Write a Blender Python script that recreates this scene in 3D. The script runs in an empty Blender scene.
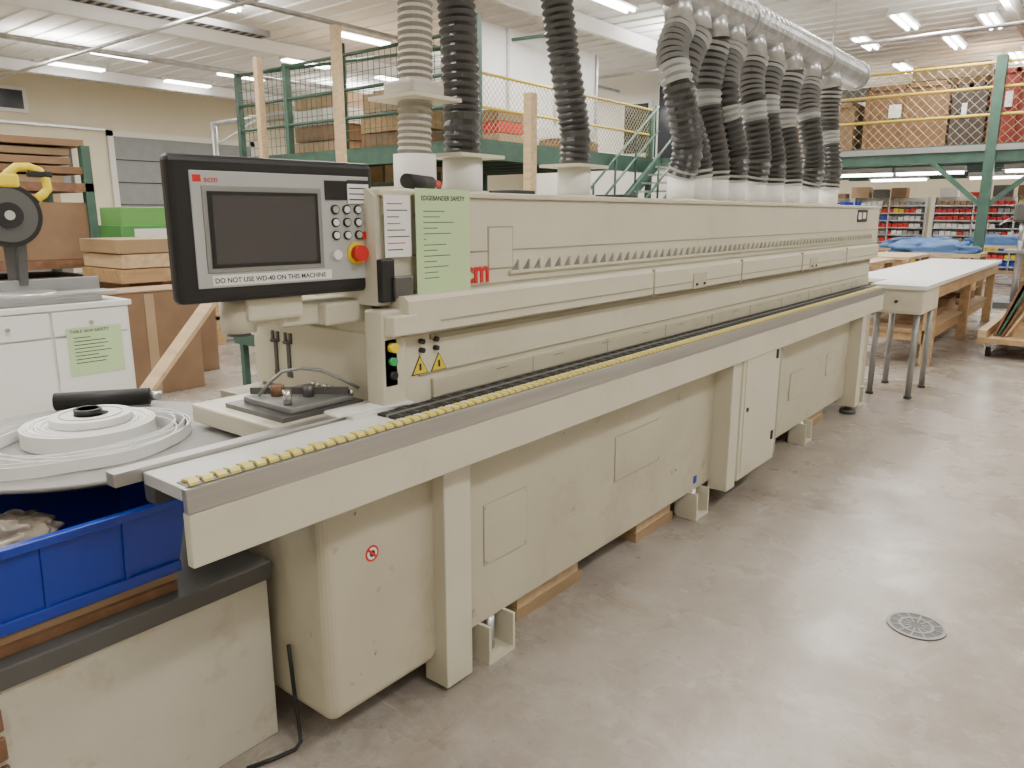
import bpy, bmesh, math, random
from mathutils import Vector, Matrix
from mathutils import noise as NZ
random.seed(7)
COL = bpy.context.scene.collection

# ------------------------------------------------------------------ materials
_m = {}
def mat(name, col, rough=0.5, metal=0.0, var=0.0, scale=4.0, bump=0.0, emit=0.0, dirt=None, dscale=2.5, stretch=None, damt=0.5, scuff=None):
    if name in _m: return _m[name]
    m = bpy.data.materials.new(name); m.use_nodes = True
    nt = m.node_tree; b = nt.nodes['Principled BSDF']
    c4 = (*col, 1)
    b.inputs['Base Color'].default_value = c4
    b.inputs['Roughness'].default_value = rough
    b.inputs['Metallic'].default_value = metal
    if emit:
        b.inputs['Emission Color'].default_value = c4
        b.inputs['Emission Strength'].default_value = emit
    if var or bump or dirt:
        tc = nt.nodes.new('ShaderNodeTexCoord')
        mp = nt.nodes.new('ShaderNodeMapping')
        nt.links.new(tc.outputs['Object'], mp.inputs[0])
        if stretch: mp.inputs['Scale'].default_value = stretch
        n = nt.nodes.new('ShaderNodeTexNoise'); n.inputs['Scale'].default_value = scale
        n.inputs['Detail'].default_value = 6
        nt.links.new(mp.outputs[0], n.inputs['Vector'])
        r = nt.nodes.new('ShaderNodeValToRGB')
        r.color_ramp.elements[0].position = .3; r.color_ramp.elements[1].position = .7
        r.color_ramp.elements[0].color = (*[max(0, c*(1-var)) for c in col], 1)
        r.color_ramp.elements[1].color = (*[min(1, c*(1+var*.6)) for c in col], 1)
        nt.links.new(n.outputs['Fac'], r.inputs[0])
        out = r.outputs[0]
        def layer(out, color, sc, p0, p1, amt, ro):
            n2 = nt.nodes.new('ShaderNodeTexNoise'); n2.inputs['Scale'].default_value = sc
            n2.inputs['Detail'].default_value = 9; n2.inputs['Roughness'].default_value = ro
            nt.links.new(mp.outputs[0], n2.inputs['Vector'])
            r2 = nt.nodes.new('ShaderNodeValToRGB')
            r2.color_ramp.elements[0].position = p0; r2.color_ramp.elements[1].position = p1
            r2.color_ramp.elements[0].color = (0, 0, 0, 1); r2.color_ramp.elements[1].color = (amt, amt, amt, 1)
            nt.links.new(n2.outputs['Fac'], r2.inputs[0])
            mx = nt.nodes.new('ShaderNodeMix'); mx.data_type = 'RGBA'
            nt.links.new(r2.outputs[0], mx.inputs['Factor'])
            nt.links.new(out, mx.inputs['A']); mx.inputs['B'].default_value = (*color, 1)
            return mx.outputs['Result']
        if dirt: out = layer(out, dirt, dscale, .54, .74, damt, .7)
        if scuff: out = layer(out, scuff, 11, .67, .71, .6, .55)
        nt.links.new(out, b.inputs['Base Color'])
        if bump:
            bp = nt.nodes.new('ShaderNodeBump'); bp.inputs['Strength'].default_value = bump
            bp.inputs['Distance'].default_value = .01
            nt.links.new(n.outputs['Fac'], bp.inputs['Height']); nt.links.new(bp.outputs[0], b.inputs['Normal'])
    _m[name] = m
    return m

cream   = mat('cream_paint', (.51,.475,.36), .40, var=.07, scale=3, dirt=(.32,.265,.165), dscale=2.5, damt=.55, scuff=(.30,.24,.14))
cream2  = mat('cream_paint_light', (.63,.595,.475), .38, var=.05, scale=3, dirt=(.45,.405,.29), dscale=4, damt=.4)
creamd  = mat('cream_paint_dark', (.34,.315,.23), .5, var=.06)  # darker cream tone for seams, brackets and under-rail parts
white   = mat('white_laminate', (.78,.78,.75), .4, var=.04)
offw    = mat('offwhite_panel', (.58,.55,.46), .55, var=.07, dirt=(.34,.23,.11), dscale=5, damt=.7)
alu     = mat('brushed_aluminium', (.50,.49,.47), .36, .85, var=.12, scale=8, stretch=(1,.2,6))
steel   = mat('galvanised_steel', (.58,.59,.60), .33, .8, var=.2, scale=6)
chrome  = mat('chrome', (.6,.6,.6), .25, 1.0)
toolst  = mat('tool_steel', (.13,.13,.13), .35, .6)
black   = mat('black_plastic', (.011,.011,.013), .4)
rubber  = mat('black_rubber', (.014,.014,.014), .6)
dark    = mat('dark_recess', (.018,.016,.015), .8)
darkgrey= mat('dark_grey_laminate', (.10,.098,.092), .5, var=.15)
grey    = mat('grey_metal', (.28,.28,.275), .45, .3, var=.08)
lgrey   = mat('light_grey_face', (.44,.45,.45), .45)
discm   = mat('grey_disc', (.25,.245,.235), .45, var=.08)
yellow  = mat('yellow_plastic', (.75,.58,.02), .45)
yelpad  = mat('yellow_track', (.80,.68,.18), .5)
whtpad  = mat('white_track', (.80,.78,.60), .5)
red     = mat('red_plastic', (.60,.015,.015), .4)
green   = mat('green_plastic', (.03,.35,.12), .4)
gpaint  = mat('green_paint_steel', (.045,.105,.075), .5, var=.2, scale=6)
paperg  = mat('green_paper', (.52,.70,.38), .7, var=.03)
paperw  = mat('white_paper', (.82,.82,.80), .7)
tapew   = mat('white_edge_tape', (.86,.86,.84), .35)
ink     = mat('ink', (.02,.02,.03), .7)
blue    = mat('blue_plastic', (.010,.042,.40), .33, var=.12, scale=3)
wood    = mat('pine_wood', (.42,.27,.13), .6, var=.25, scale=3, stretch=(6,1,6))
woodl   = mat('light_wood', (.56,.41,.24), .6, var=.2, scale=3, stretch=(1,6,6))
woodd   = mat('brown_wood', (.20,.10,.05), .6, var=.3, scale=3, stretch=(1,6,6))
ply     = mat('plywood', (.33,.22,.12), .65, var=.2, scale=2)
card    = mat('cardboard', (.24,.145,.08), .8, var=.12)
cardl   = mat('cardboard_light', (.40,.28,.17), .8, var=.12)
crated  = mat('crate_plywood', (.20,.105,.05), .75, var=.2)
screen  = mat('lcd_screen', (.06,.055,.06), .2)
tube_e  = mat('fluorescent_tube', (1,.99,.95), .4, emit=16)
hoseb   = mat('hose_black', (.013,.013,.014), .35, var=.3, scale=5)
hoseg   = mat('hose_rib_highlight', (.085,.083,.08), .4)  # grey on alternate facets paints the highlights of the black ribs
hosem   = mat('hose_silver_rib', (.22,.22,.22), .4)
hosew   = mat('hose_white_band', (.50,.51,.50), .4)
hoset   = mat('hose_beige', (.50,.47,.41), .5)
hoset2  = mat('hose_beige_dark', (.27,.25,.21), .5)
bluec   = mat('blue_tarp', (.07,.16,.36), .6, var=.3, scale=6)
navy    = mat('slate_curtain', (.07,.08,.12), .8, var=.2)
wallc   = mat('painted_wall', (.75,.69,.52), .8, var=.04, scale=1)
wallw   = mat('white_wall', (.78,.76,.69), .8, var=.04, scale=1)
garage  = mat('garage_door_grey', (.26,.27,.27), .6, var=.08)
yrail   = mat('yellow_rail', (.60,.44,.06), .5)
meshw   = mat('wire_mesh', (.34,.31,.18), .5, .3)
glassd  = mat('dark_window', (.03,.035,.045), .15)
bagm    = mat('plastic_bag', (.33,.28,.22), .22, var=.5, scale=8, bump=1)

# ------------------------------------------------------------------ builder
class M:
    def __init__(s, name): s.bm = bmesh.new(); s.mats = []; s.name = name; s.kids = []
    def mi(s, m):
        if m not in s.mats: s.mats.append(m)
        return s.mats.index(m)
    def _in(s, t):
        me = bpy.data.meshes.new('t'); t.to_mesh(me); t.free(); s.bm.from_mesh(me); bpy.data.meshes.remove(me)
    def _add(s, t, m, smooth=False, X=None):
        i = s.mi(m)
        for f in t.faces: f.material_index = i; f.smooth = smooth
        if X is not None: bmesh.ops.transform(t, matrix=X, verts=t.verts)
        s._in(t)
    def box(s, x0,x1,y0,y1,z0,z1, m, b=0, rot=None, seg=2):
        t = bmesh.new(); bmesh.ops.create_cube(t, size=1)
        bmesh.ops.scale(t, vec=(abs(x1-x0),abs(y1-y0),abs(z1-z0)), verts=t.verts)
        if b: bmesh.ops.bevel(t, geom=list(t.edges), offset=b, segments=seg, affect='EDGES', profile=.5)
        X = Matrix.Translation(((x0+x1)/2,(y0+y1)/2,(z0+z1)/2))
        if rot is not None: X = X @ rot
        s._add(t, m, False, X); return s
    def cyl(s, p0, p1, r, m, r2=None, seg=20, smooth=True):
        p0, p1 = Vector(p0), Vector(p1); d = p1-p0
        t = bmesh.new(); bmesh.ops.create_cone(t, cap_ends=True, segments=seg, radius1=r, radius2=r if r2 is None else r2, depth=d.length)
        i = s.mi(m)
        X = Matrix.Translation((p0+p1)/2) @ d.to_track_quat('Z','Y').to_matrix().to_4x4()
        for f in t.faces: f.material_index = i; f.smooth = smooth and len(f.verts)==4
        bmesh.ops.transform(t, matrix=X, verts=t.verts); s._in(t); return s
    def beam(s, p0, p1, w, h, m):
        p0, p1 = Vector(p0), Vector(p1); d = p1-p0
        t = bmesh.new(); bmesh.ops.create_cube(t, size=1); bmesh.ops.scale(t, vec=(w,h,d.length), verts=t.verts)
        s._add(t, m, False, Matrix.Translation((p0+p1)/2) @ d.to_track_quat('Z','Y').to_matrix().to_4x4()); return s
    def prism(s, pts, vec, m, b=0):
        t = bmesh.new(); vs = [t.verts.new(p) for p in pts]; f = t.faces.new(vs)
        r = bmesh.ops.extrude_face_region(t, geom=[f]); nv = [e for e in r['geom'] if isinstance(e, bmesh.types.BMVert)]
        bmesh.ops.translate(t, vec=vec, verts=nv); bmesh.ops.recalc_face_normals(t, faces=t.faces)
        if b: bmesh.ops.bevel(t, geom=list(t.edges), offset=b, segments=3, affect='EDGES', profile=.5)
        s._add(t, m); return s
    def ring(s, c, ro, ri, h, m, seg=48, sx=1.0, sy=1.0):
        t = bmesh.new(); L = []
        for k in range(seg):
            a = 2*math.pi*k/seg; ca, sa = math.cos(a)*sx, math.sin(a)*sy
            L.append([t.verts.new((c[0]+r*ca, c[1]+r*sa, c[2]+z)) for r, z in ((ro,0),(ro,h),(ri,h),(ri,0))])
        for k in range(seg):
            A, B = L[k], L[(k+1)%seg]
            for j in range(4): t.faces.new((A[j],B[j],B[(j+1)%4],A[(j+1)%4]))
        bmesh.ops.recalc_face_normals(t, faces=t.faces)
        s._add(t, m); return s
    def sweep(s, pts, r, m, seg=16, ribs=0.0, step=.05, pat=None, smooth=True):
        P = [Vector(p) for p in pts]; Q = [P[0]*2-P[1]] + P + [P[-1]*2-P[-2]]
        out = []
        for k in range(1, len(Q)-2):
            n = max(2, int((Q[k+1]-Q[k]).length/step))
            for j in range(n):
                u = j/n; a,b,c,d = Q[k-1],Q[k],Q[k+1],Q[k+2]
                out.append(.5*((2*b)+(-a+c)*u+(2*a-5*b+4*c-d)*u*u+(-a+3*b-3*c+d)*u**3))
        out.append(P[-1])
        t = bmesh.new(); L = []
        n0 = Vector((1,0,0)); i1 = s.mi(m)
        for k, p in enumerate(out):
            d = (out[min(k+1,len(out)-1)]-out[max(k-1,0)]).normalized()
            n = n0 - d*n0.dot(d)
            if n.length < 1e-3: n = Vector((0,1,0)) - d*d.y
            n.normalize(); n0 = n; bb = d.cross(n)
            rr = r*(1+ (ribs if k%2 else -ribs))
            L.append([t.verts.new(p+(n*math.cos(2*math.pi*q/seg)+bb*math.sin(2*math.pi*q/seg))*rr) for q in range(seg)])
        for k in range(len(L)-1):
            ii = s.mi(pat(k,len(L))) if pat else i1
            for q in range(seg):
                f = t.faces.new((L[k][q],L[k][(q+1)%seg],L[k+1][(q+1)%seg],L[k+1][q]))
                f.smooth = smooth; f.material_index = ii
        t.faces.new(L[0]); t.faces.new(L[-1])
        bmesh.ops.recalc_face_normals(t, faces=t.faces); s._in(t); return s
    def wires(s, o, u, v, nu, nv, r, m, diag=True):
        o,u,v = Vector(o),Vector(u),Vector(v)
        if diag:
            W,Hh = u.length, v.length; un,vn = u/W, v/Hh; sp = W/nu
            k = -Hh
            while k < W:
                for sg in (0,1):
                    a = max(0,k); b2 = min(W,k+Hh)
                    if b2-a>.01:
                        p = o+un*a+vn*(a-k); q = o+un*b2+vn*(b2-k)
                        if sg: p = o+un*a+vn*(Hh-(a-k)); q = o+un*b2+vn*(Hh-(b2-k))
                        s.cyl(p,q,r,m,seg=3,smooth=False)
                k += sp
        else:
            for k in range(nu+1): s.cyl(o+u*k/nu, o+u*k/nu+v, r, m, seg=3, smooth=False)
            for k in range(nv+1): s.cyl(o+v*k/nv, o+v*k/nv+u, r, m, seg=3, smooth=False)
        return s
    def text(s, body, loc, size, m, mx=None, ext=.0006, name='lettering', off=0):
        c = bpy.data.curves.new(name,'FONT'); c.body = body; c.size = size; c.extrude = ext; c.offset=off; c.materials.append(m)
        o = bpy.data.objects.new(name, c); COL.objects.link(o)
        X = (mx or FX).to_4x4(); X.translation = Vector(loc); s.kids.append((o, X)); return s
    def done(s, X=None):
        me = bpy.data.meshes.new(s.name)
        vs = [v.co for v in s.bm.verts]
        lo = Vector([min(v[i] for v in vs) for i in range(3)]); hi = Vector([max(v[i] for v in vs) for i in range(3)])
        c = Vector(((lo.x+hi.x)/2,(lo.y+hi.y)/2,lo.z))
        if X is None:
            bmesh.ops.translate(s.bm, vec=-c, verts=s.bm.verts); W = Matrix.Translation(c)
        else: W = X; c = Vector((0,0,0))
        s.bm.to_mesh(me); s.bm.free()
        for m in s.mats: me.materials.append(m)
        o = bpy.data.objects.new(s.name, me); COL.objects.link(o); o.matrix_world = W
        for k, KX in s.kids:
            k.parent = o; k.matrix_parent_inverse = Matrix.Identity(4)
            k.matrix_basis = Matrix.Translation(-c) @ KX
        return o
FX = Matrix(((0,0,1),(1,0,0),(0,1,0)))      # lettering facing +X
def RX(a): return Matrix.Rotation(math.radians(a),4,'X')
def RY(a): return Matrix.Rotation(math.radians(a),4,'Y')
def RZ(a): return Matrix.Rotation(math.radians(a),4,'Z')

# ------------------------------------------------------------------ room shell
def floor_mat():
    m = bpy.data.materials.new('polished_concrete'); m.use_nodes = True; nt = m.node_tree; b = nt.nodes['Principled BSDF']
    tc = nt.nodes.new('ShaderNodeTexCoord')
    def noise(sc, det=8, ro=.6, dist=0, st=None, rot=.5):
        n = nt.nodes.new('ShaderNodeTexNoise'); n.inputs['Scale'].default_value=sc; n.inputs['Detail'].default_value=det
        n.inputs['Roughness'].default_value=ro; n.inputs['Distortion'].default_value=dist
        if st:
            mp=nt.nodes.new('ShaderNodeMapping'); mp.inputs['Scale'].default_value=st; mp.inputs['Rotation'].default_value=(0,0,rot)
            nt.links.new(tc.outputs['Object'],mp.inputs[0]); nt.links.new(mp.outputs[0],n.inputs['Vector'])
        else: nt.links.new(tc.outputs['Object'], n.inputs['Vector'])
        return n
    def ramp(n, a, b2, ca, cb):
        r = nt.nodes.new('ShaderNodeValToRGB'); r.color_ramp.elements[0].position=a; r.color_ramp.elements[1].position=b2
        r.color_ramp.elements[0].color=(*ca,1); r.color_ramp.elements[1].color=(*cb,1); nt.links.new(n.outputs['Fac'], r.inputs[0]); return r
    def mix(f, a, b2):
        x = nt.nodes.new('ShaderNodeMix'); x.data_type='RGBA'
        nt.links.new(f, x.inputs['Factor']); nt.links.new(a, x.inputs['A'])
        if isinstance(b2, tuple): x.inputs['B'].default_value=(*b2,1)
        else: nt.links.new(b2, x.inputs['B'])
        return x.outputs['Result']
    base = ramp(noise(.9,12,.7), .34,.66,(.235,.195,.16),(.395,.355,.31))
    f1 = ramp(noise(4,14,.8,.6), .48,.64,(0,0,0),(.55,.55,.55))
    c = mix(f1.outputs[0], base.outputs[0], (.48,.45,.41))
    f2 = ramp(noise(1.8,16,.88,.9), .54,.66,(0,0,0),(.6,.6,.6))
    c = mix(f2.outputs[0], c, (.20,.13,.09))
    f3 = ramp(noise(26,6,.7), .62,.70,(0,0,0),(.55,.55,.55))
    c = mix(f3.outputs[0], c, (.12,.10,.085))
    f6 = ramp(noise(7,10,.8,.5), .66,.70,(0,0,0),(.6,.6,.6))
    c = mix(f6.outputs[0], c, (.60,.58,.55))
    f4 = ramp(noise(4,8,.7,0,(1,16,1)), .62,.68,(0,0,0),(.45,.45,.45))
    c = mix(f4.outputs[0], c, (.54,.52,.48))
    f5 = ramp(noise(4,8,.7,0,(1,16,1),-1.0), .64,.69,(0,0,0),(.4,.4,.4))
    c = mix(f5.outputs[0], c, (.20,.17,.145))
    nt.links.new(c, b.inputs['Base Color'])
    rr = ramp(noise(2.2), .3,.7,(.17,.17,.17),(.40,.40,.40)); nt.links.new(rr.outputs[0], b.inputs['Roughness'])
    return m
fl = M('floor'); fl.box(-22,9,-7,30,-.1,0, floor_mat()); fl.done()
ceilm = mat('painted_roof_deck', (.88,.88,.86), .8, var=.04, scale=1)
CZ = 4.95
c = M('ceiling'); c.box(-22,9,-7,30,CZ,CZ+.1, ceilm)
y = -6
while y < 30:
    c.box(-22,9,y,y+.05,CZ-.03,CZ, ceilm); y += .45
c.done()
for nm, a in (('wall_left',(-22.1,-22,-7,30)),('wall_right',(9,9.1,-7,30)),('wall_back',(-22,9,30,30.1)),('wall_front',(-22,9,-7.1,-7))):
    w = M(nm); w.box(a[0],a[1],a[2],a[3],0,CZ, wallc); w.done()
j = M('roof_joists')
for x in (-20,-14,-8,-2,4):
    j.box(x,x+.10,-6.9,29.9,CZ-.28,CZ-.04, ceilm)
j.done()
for x,z,r,ye in ((-15.5,4.5,.05,29.8),(-10.2,4.45,.04,16.9),(-5.6,4.5,.04,29.8)):
    p = M('conduit_pipe'); p.cyl((x,-6.8,z),(x,ye,z),r,steel,seg=10); p.done()
for yy,xe in ((6.5,-2.6),(14.5,-1)):
    p = M('conduit_pipe'); p.cyl((-21.8,yy,4.35),(xe,yy,4.35),.03,steel,seg=10); p.done()
p = M('cable_tray'); p.box(-12.7,-12.40,-6,8.6,4.60,4.62,grey); p.box(-12.7,-12.68,-6,8.6,4.62,4.70,grey); p.box(-12.42,-12.40,-6,8.6,4.62,4.70,grey)
y=-5.8
while y<8.5: p.box(-12.66,-12.44,y,y+.08,4.597,4.60,dark); y+=.16
p.done()
g = M('door_1'); g.box(-21.995,-21.93,10,14.2,0,3.6, garage)
for k in range(1,6): g.box(-21.93,-21.91,10,14.2,k*.6-.02,k*.6, dark)
g.box(-21.995,-21.9,9.85,10,0,3.75,wallw); g.box(-21.995,-21.9,14.2,14.35,0,3.75,wallw); g.box(-21.995,-21.9,9.85,14.35,3.6,3.75,wallw); g.done()
w = M('window_1'); w.box(-21.995,-21.92,6.2,8.0,4.0,4.6,white); w.box(-21.93,-21.9,6.3,7.9,4.08,4.52,glassd); w.done()
w = M('notice_board'); w.box(-21.995,-21.94,7.6,8.9,2.2,3.3,darkgrey); w.box(-21.94,-21.93,7.7,8.8,2.3,3.2,grey); w.done()
t = M('trim_1'); t.box(-21.995,-21.9,-7,9.8,3.72,3.78,steel); t.done()

def fixture(x,y,z=CZ-.12,L=1.25,along='y',w=.28):
    o = M('fluorescent_light')
    hx,hy = (w/2,L/2) if along=='y' else (L/2,w/2)
    o.box(x-hx,x+hx,y-hy,y+hy,z+.03,z+.12,white)
    o.box(x-hx-.03,x+hx+.03,y-hy,y+hy,z+.02,z+.035,white)
    for s_ in (-.07,.07):
        if along=='y': o.cyl((x+s_,y-hy+.03,z),(x+s_,y+hy-.03,z),.032,tube_e,seg=10)
        else: o.cyl((x-hx+.03,y+s_,z),(x+hx-.03,y+s_,z),.032,tube_e,seg=10)
    o.done()
FIX = [(-12.1,7.2),(-12.1,10.5),(-7.0,11.3),(-7,14.5),(-19.4,8.2),(-17.4,8.3),(-19.6,11),(-17.6,11.3),(-15,11.3),(-15,14),(-4.6,17),(-3.6,15.6),(-3.2,18),(-2.4,16.5),(-4.6,20.3),(-1.4,14.5),
       (1,17),(-7,18),(-7,21),(-2.4,20.5)]
for a in FIX: fixture(*a)
LC=(1,.970,.915)
def area(x,y,z,sx,sy,e,col=LC,up=False):
    l = bpy.data.lights.new('ceiling_lamp_or_fill','AREA'); l.shape='RECTANGLE'; l.size=sx; l.size_y=sy; l.energy=e; l.color=col
    o = bpy.data.objects.new('ceiling_lamp_or_fill', l); COL.objects.link(o); o.location=(x,y,z)
    if up: o.rotation_euler=(math.pi,0,0)
for x,fx in ((-17,1.1),(-12,1.1),(-7.5,1),(-3,1.15),(1.5,.82),(5.5,.36)):
    for y in (-3,1.5,6,10.5,15,20,25):
        area(x+.3,y,CZ-.36,.5,1.6, 118*fx*(.5 if y<0 else 1))
for x in (-17,-12,-7,-2,3):
    for y in (0,7,14,21):
        area(x,y,CZ-.5,.4,1.4,80,up=True)  # added upward fill lights to brighten the ceiling, not real lamps

# ------------------------------------------------------------------ edgebander
e = M('edgebanding_machine')
XF=-1.55
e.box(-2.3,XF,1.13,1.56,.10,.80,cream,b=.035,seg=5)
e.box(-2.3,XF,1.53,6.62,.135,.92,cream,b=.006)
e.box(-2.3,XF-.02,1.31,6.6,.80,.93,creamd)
# infeed overhang table
e.box(-1.60,-1.50,.75,1.5,.90,.93,creamd)
e.box(-1.61,-1.4475,.72,1.5,.925,.950,lgrey)
e.box(-1.609,-1.4475,.721,1.42,.950,.952,white)
e.box(-1.655,-1.615,.66,1.42,.93,.962,alu,b=.002)
e.box(-1.655,-1.61,.74,1.45,.87,.93,toolst)
# outer rail : cream beam + aluminium edge
e.box(-1.458,-1.432,.722,1.3,.775,.897,cream2,b=.004)
e.box(-1.60,-1.4321,1.25,6.46,.7751,.8969,cream2,b=.004)
e.box(-1.447,-1.43,.72,6.46,.897,.952,alu,b=.002)
e.box(-1.60,-1.447,1.45,6.45,.90,.93,creamd)
# feed track pads
e.box(-1.486,-1.438,.73,6.44,.952,.954,toolst)
y=.735
k=0
while y<6.42:
    e.prism([(-1.440,y,.953),(-1.440,y+.022,.953),(-1.463,y+.030,.953),(-1.463,y+.008,.953)],(0,0,.007),yelpad)
    e.prism([(-1.463,y+.012,.953),(-1.463,y+.034,.953),(-1.484,y+.026,.953),(-1.484,y+.004,.953)],(0,0,.006),whtpad if k%2 else yelpad)
    y+=.032; k+=1
# dark chain bed
e.box(-1.60,-1.488,1.42,6.5,.935,.9485,dark)
for x0 in (-1.512,-1.558):
    y=1.36
    while y<6.45:
        e.box(x0-.017,x0+.017,y,y+.059,.948,.959,rubber,b=.002,seg=1)
        e.box(x0-.012,x0+.012,y+.024,y+.030,.959,.960,toolst); y+=.062
e.box(-1.537,-1.533,1.36,6.45,.948,.961,grey)
# support legs
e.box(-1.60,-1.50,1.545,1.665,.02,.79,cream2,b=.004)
yy=3.62
e.box(-1.56,-1.455,yy-.02,yy+.09,.09,.90,cream2,b=.004)
e.box(-1.56,-1.445,yy+.09,yy+.62,.12,.875,cream2,b=.006)
e.box(-1.445,-1.441,yy+.12,yy+.59,.15,.845,cream2,b=.001)
for zz in (.25,.72): e.box(-1.441,-1.434,yy+.54,yy+.565,zz,zz+.05,black)
e.cyl((-1.441,yy+.16,.5),(-1.436,yy+.16,.5),.012,black,seg=12)
e.box(-1.56,-1.47,yy+.64,yy+.72,.12,.88,creamd,b=.004)
e.box(-1.60,-1.46,6.02,6.13,.06,.80,cream2,b=.004)
e.cyl((-1.52,6.07,0),(-1.52,6.07,.03),.06,darkgrey); e.cyl((-1.52,6.07,.03),(-1.52,6.07,.10),.02,steel)
def plate(y0,y1,z0,z1,x=XF):
    e.box(x-.01,x+.002,y0,y1,z0,z1,creamd); e.box(x-.01,x+.004,y0+.003,y1-.003,z0+.003,z1-.003,cream,b=.001,seg=1)
    for yy in (y0+.012,y1-.012):
        for zz in (z0+.012,z1-.012): e.cyl((x+.004,yy,zz),(x+.007,yy,zz),.004,steel,seg=8)
plate(1.78,2.02,.34,.56); plate(2.62,3.02,.40,.60); plate(4.75,5.02,.34,.52); plate(5.5,5.75,.38,.54)
for yy in (4.45,): e.box(XF-.005,XF+.001,yy,yy+.004,.14,.77,creamd)
for yy,zz in ((1.25,.7),(1.3,.25),(2.25,.7),(3.2,.3),(3.2,.65),(4.6,.7)): e.cyl((XF,yy,zz),(XF+.004,yy,zz),.006,steel,seg=8)
def disc(x,y,z,r,m,h=.001): e.cyl((x,y,z),(x+h,y,z),r,m,seg=28)
disc(XF,1.30,.565,.024,red,.0012); disc(XF,1.30,.565,.018,white,.0016); disc(XF,1.30,.565,.010,ink,.0020)
e.box(XF+.0018,XF+.0024,1.296,1.304,.545,.585,red,rot=RX(45))
e.box(XF,XF+.001,3.40,3.44,.17,.21,blue)
# feet
for yy in (1.75,3.35,5.0,6.3):
    e.box(-1.62,-1.50,yy,yy+.14,0,.015,cream2); e.box(-1.62,-1.50,yy,yy+.012,.015,.14,cream2); e.box(-1.62,-1.50,yy+.128,yy+.14,.015,.14,cream2)
    e.cyl((-1.56,yy+.07,.0),(-1.56,yy+.07,.14),.018,steel); e.box(-1.62,-1.61,yy,yy+.14,.0,.14,creamd)
    e.box(-2.28,-2.16,yy,yy+.14,0,.14,cream)
e.box(-2.26,-1.90,1.7,6.5,.1355,.14,dark); e.box(-2.28,-2.24,1.7,6.5,.0,.14,dark)  # dark sheet and rear strip paint in the shade under the machine
# ---- upper body
XU=-1.60
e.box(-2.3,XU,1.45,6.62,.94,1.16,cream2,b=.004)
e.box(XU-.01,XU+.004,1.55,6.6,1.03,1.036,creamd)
e.box(XU-.01,XU+.012,1.60,6.6,.955,1.015,cream,b=.003)
e.box(XU-.01,XU+.006,1.60,6.6,1.135,1.15,creamd)
for k in range(9): e.box(XU,XU+.0135,2.1+k*.5,2.104+k*.5,.957,1.013,creamd)
for k in range(14): e.box(XU,XU+.0138,1.9+k*.33,1.96+k*.33,.997,1.001,grey)
e.prism([(-1.70,1.47,1.275),(-1.565,1.47,1.275),(-1.55,1.47,1.262),(-1.55,1.47,1.17),(-1.60,1.47,1.155),(-1.70,1.47,1.155)],(0,5.17,0),cream2)
e.box(-1.551,-1.547,1.6,6.6,1.196,1.2,creamd)
for k in range(4): e.box(-1.56,-1.546,2.9+k*.95,2.906+k*.95,1.155,1.275,creamd)
for y0 in (3.28,4.95):
    e.box(-1.55,-1.545,y0,y0+.14,1.165,1.235,cream,b=.001,seg=1)
    for q in (.03,.11): e.cyl((-1.545,y0+q,1.185),(-1.538,y0+q,1.185),.006,black,seg=8)
e.box(-1.66,-1.585,1.40,1.49,.95,1.24,cream2,b=.006)
e.box(-1.63,-1.545,1.41,1.50,1.17,1.225,cream2,b=.004)
# hood
XH=-1.62
e.prism([(-2.25,1.42,1.25),(XH,1.42,1.25),(XH,1.42,1.55),(XH-.03,1.42,1.572),(-2.2,1.42,1.572),(-2.25,1.42,1.55)],(0,5.43,0),cream2)
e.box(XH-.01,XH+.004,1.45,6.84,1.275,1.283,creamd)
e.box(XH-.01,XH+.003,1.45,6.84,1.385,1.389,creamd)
e.box(XH-.02,XH+.012,1.43,6.85,1.552,1.57,cream2,b=.004)
y=2.02
while y<6.62:
    e.prism([(XH+.001,y,1.318),(XH+.001,y+.028,1.318),(XH+.001,y+.028,1.347)],(.003,0,0),grey)  # thin grey triangles painted in as shadows between the comb teeth
    e.prism([(XH+.001,y+.028,1.316),(XH+.001,y+.038,1.316),(XH+.001,y+.038,1.352),(XH+.001,y+.028,1.352)],(.010,0,0),cream2)
    y+=.062
e.box(XH,XH+.012,2.0,6.66,1.308,1.318,cream2)
e.box(XH,XH+.002,1.895,2.025,1.325,1.465,creamd); e.box(XH,XH+.004,1.90,2.02,1.33,1.46,cream2,b=.001,seg=1)
e.box(XH,XH+.005,6.20,6.47,1.45,1.54,black); e.box(XH+.005,XH+.006,6.22,6.30,1.47,1.52,paperw); e.box(XH+.005,XH+.006,6.34,6.42,1.475,1.52,paperw)
e.text('scm',(XH+.002,1.742,1.290),.100,red,ext=.001,name='logo_lettering',off=.003)
e.box(XH+.03,XH+.031,1.545,1.775,1.27,1.575,paperg)
e.box(XH,XH+.03,1.56,1.75,1.5,1.56,creamd)
e.text('EDGEBANDER SAFETY',(XH+.0315,1.568,1.542),.0185,ink,ext=.0002,name='notice_title',off=.0003)
for k in range(13):
    ln = random.uniform(.05,.17) if k!=5 else 0.01
    e.box(XH+.031,XH+.0313,1.575,1.575+ln,1.51-k*.016,1.5125-k*.016,gpaint)
e.box(XH+.02,XH+.021,1.435,1.535,1.385,1.555,paperw)
e.box(XH,XH+.02,1.44,1.52,1.5,1.55,creamd)
for k in range(8): e.box(XH+.021,XH+.0213,1.445,1.445+random.uniform(.04,.085),1.53-k*.018,1.533-k*.018,ink if k%3 else red)
e.box(-1.68,-1.60,1.42,1.47,1.26,1.38,black,b=.004)
e.box(-1.66,-1.59,1.46,1.53,1.27,1.33,toolst,b=.003)
e.box(-1.60,-1.585,1.405,1.455,1.02,1.16,black,b=.003)
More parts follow.
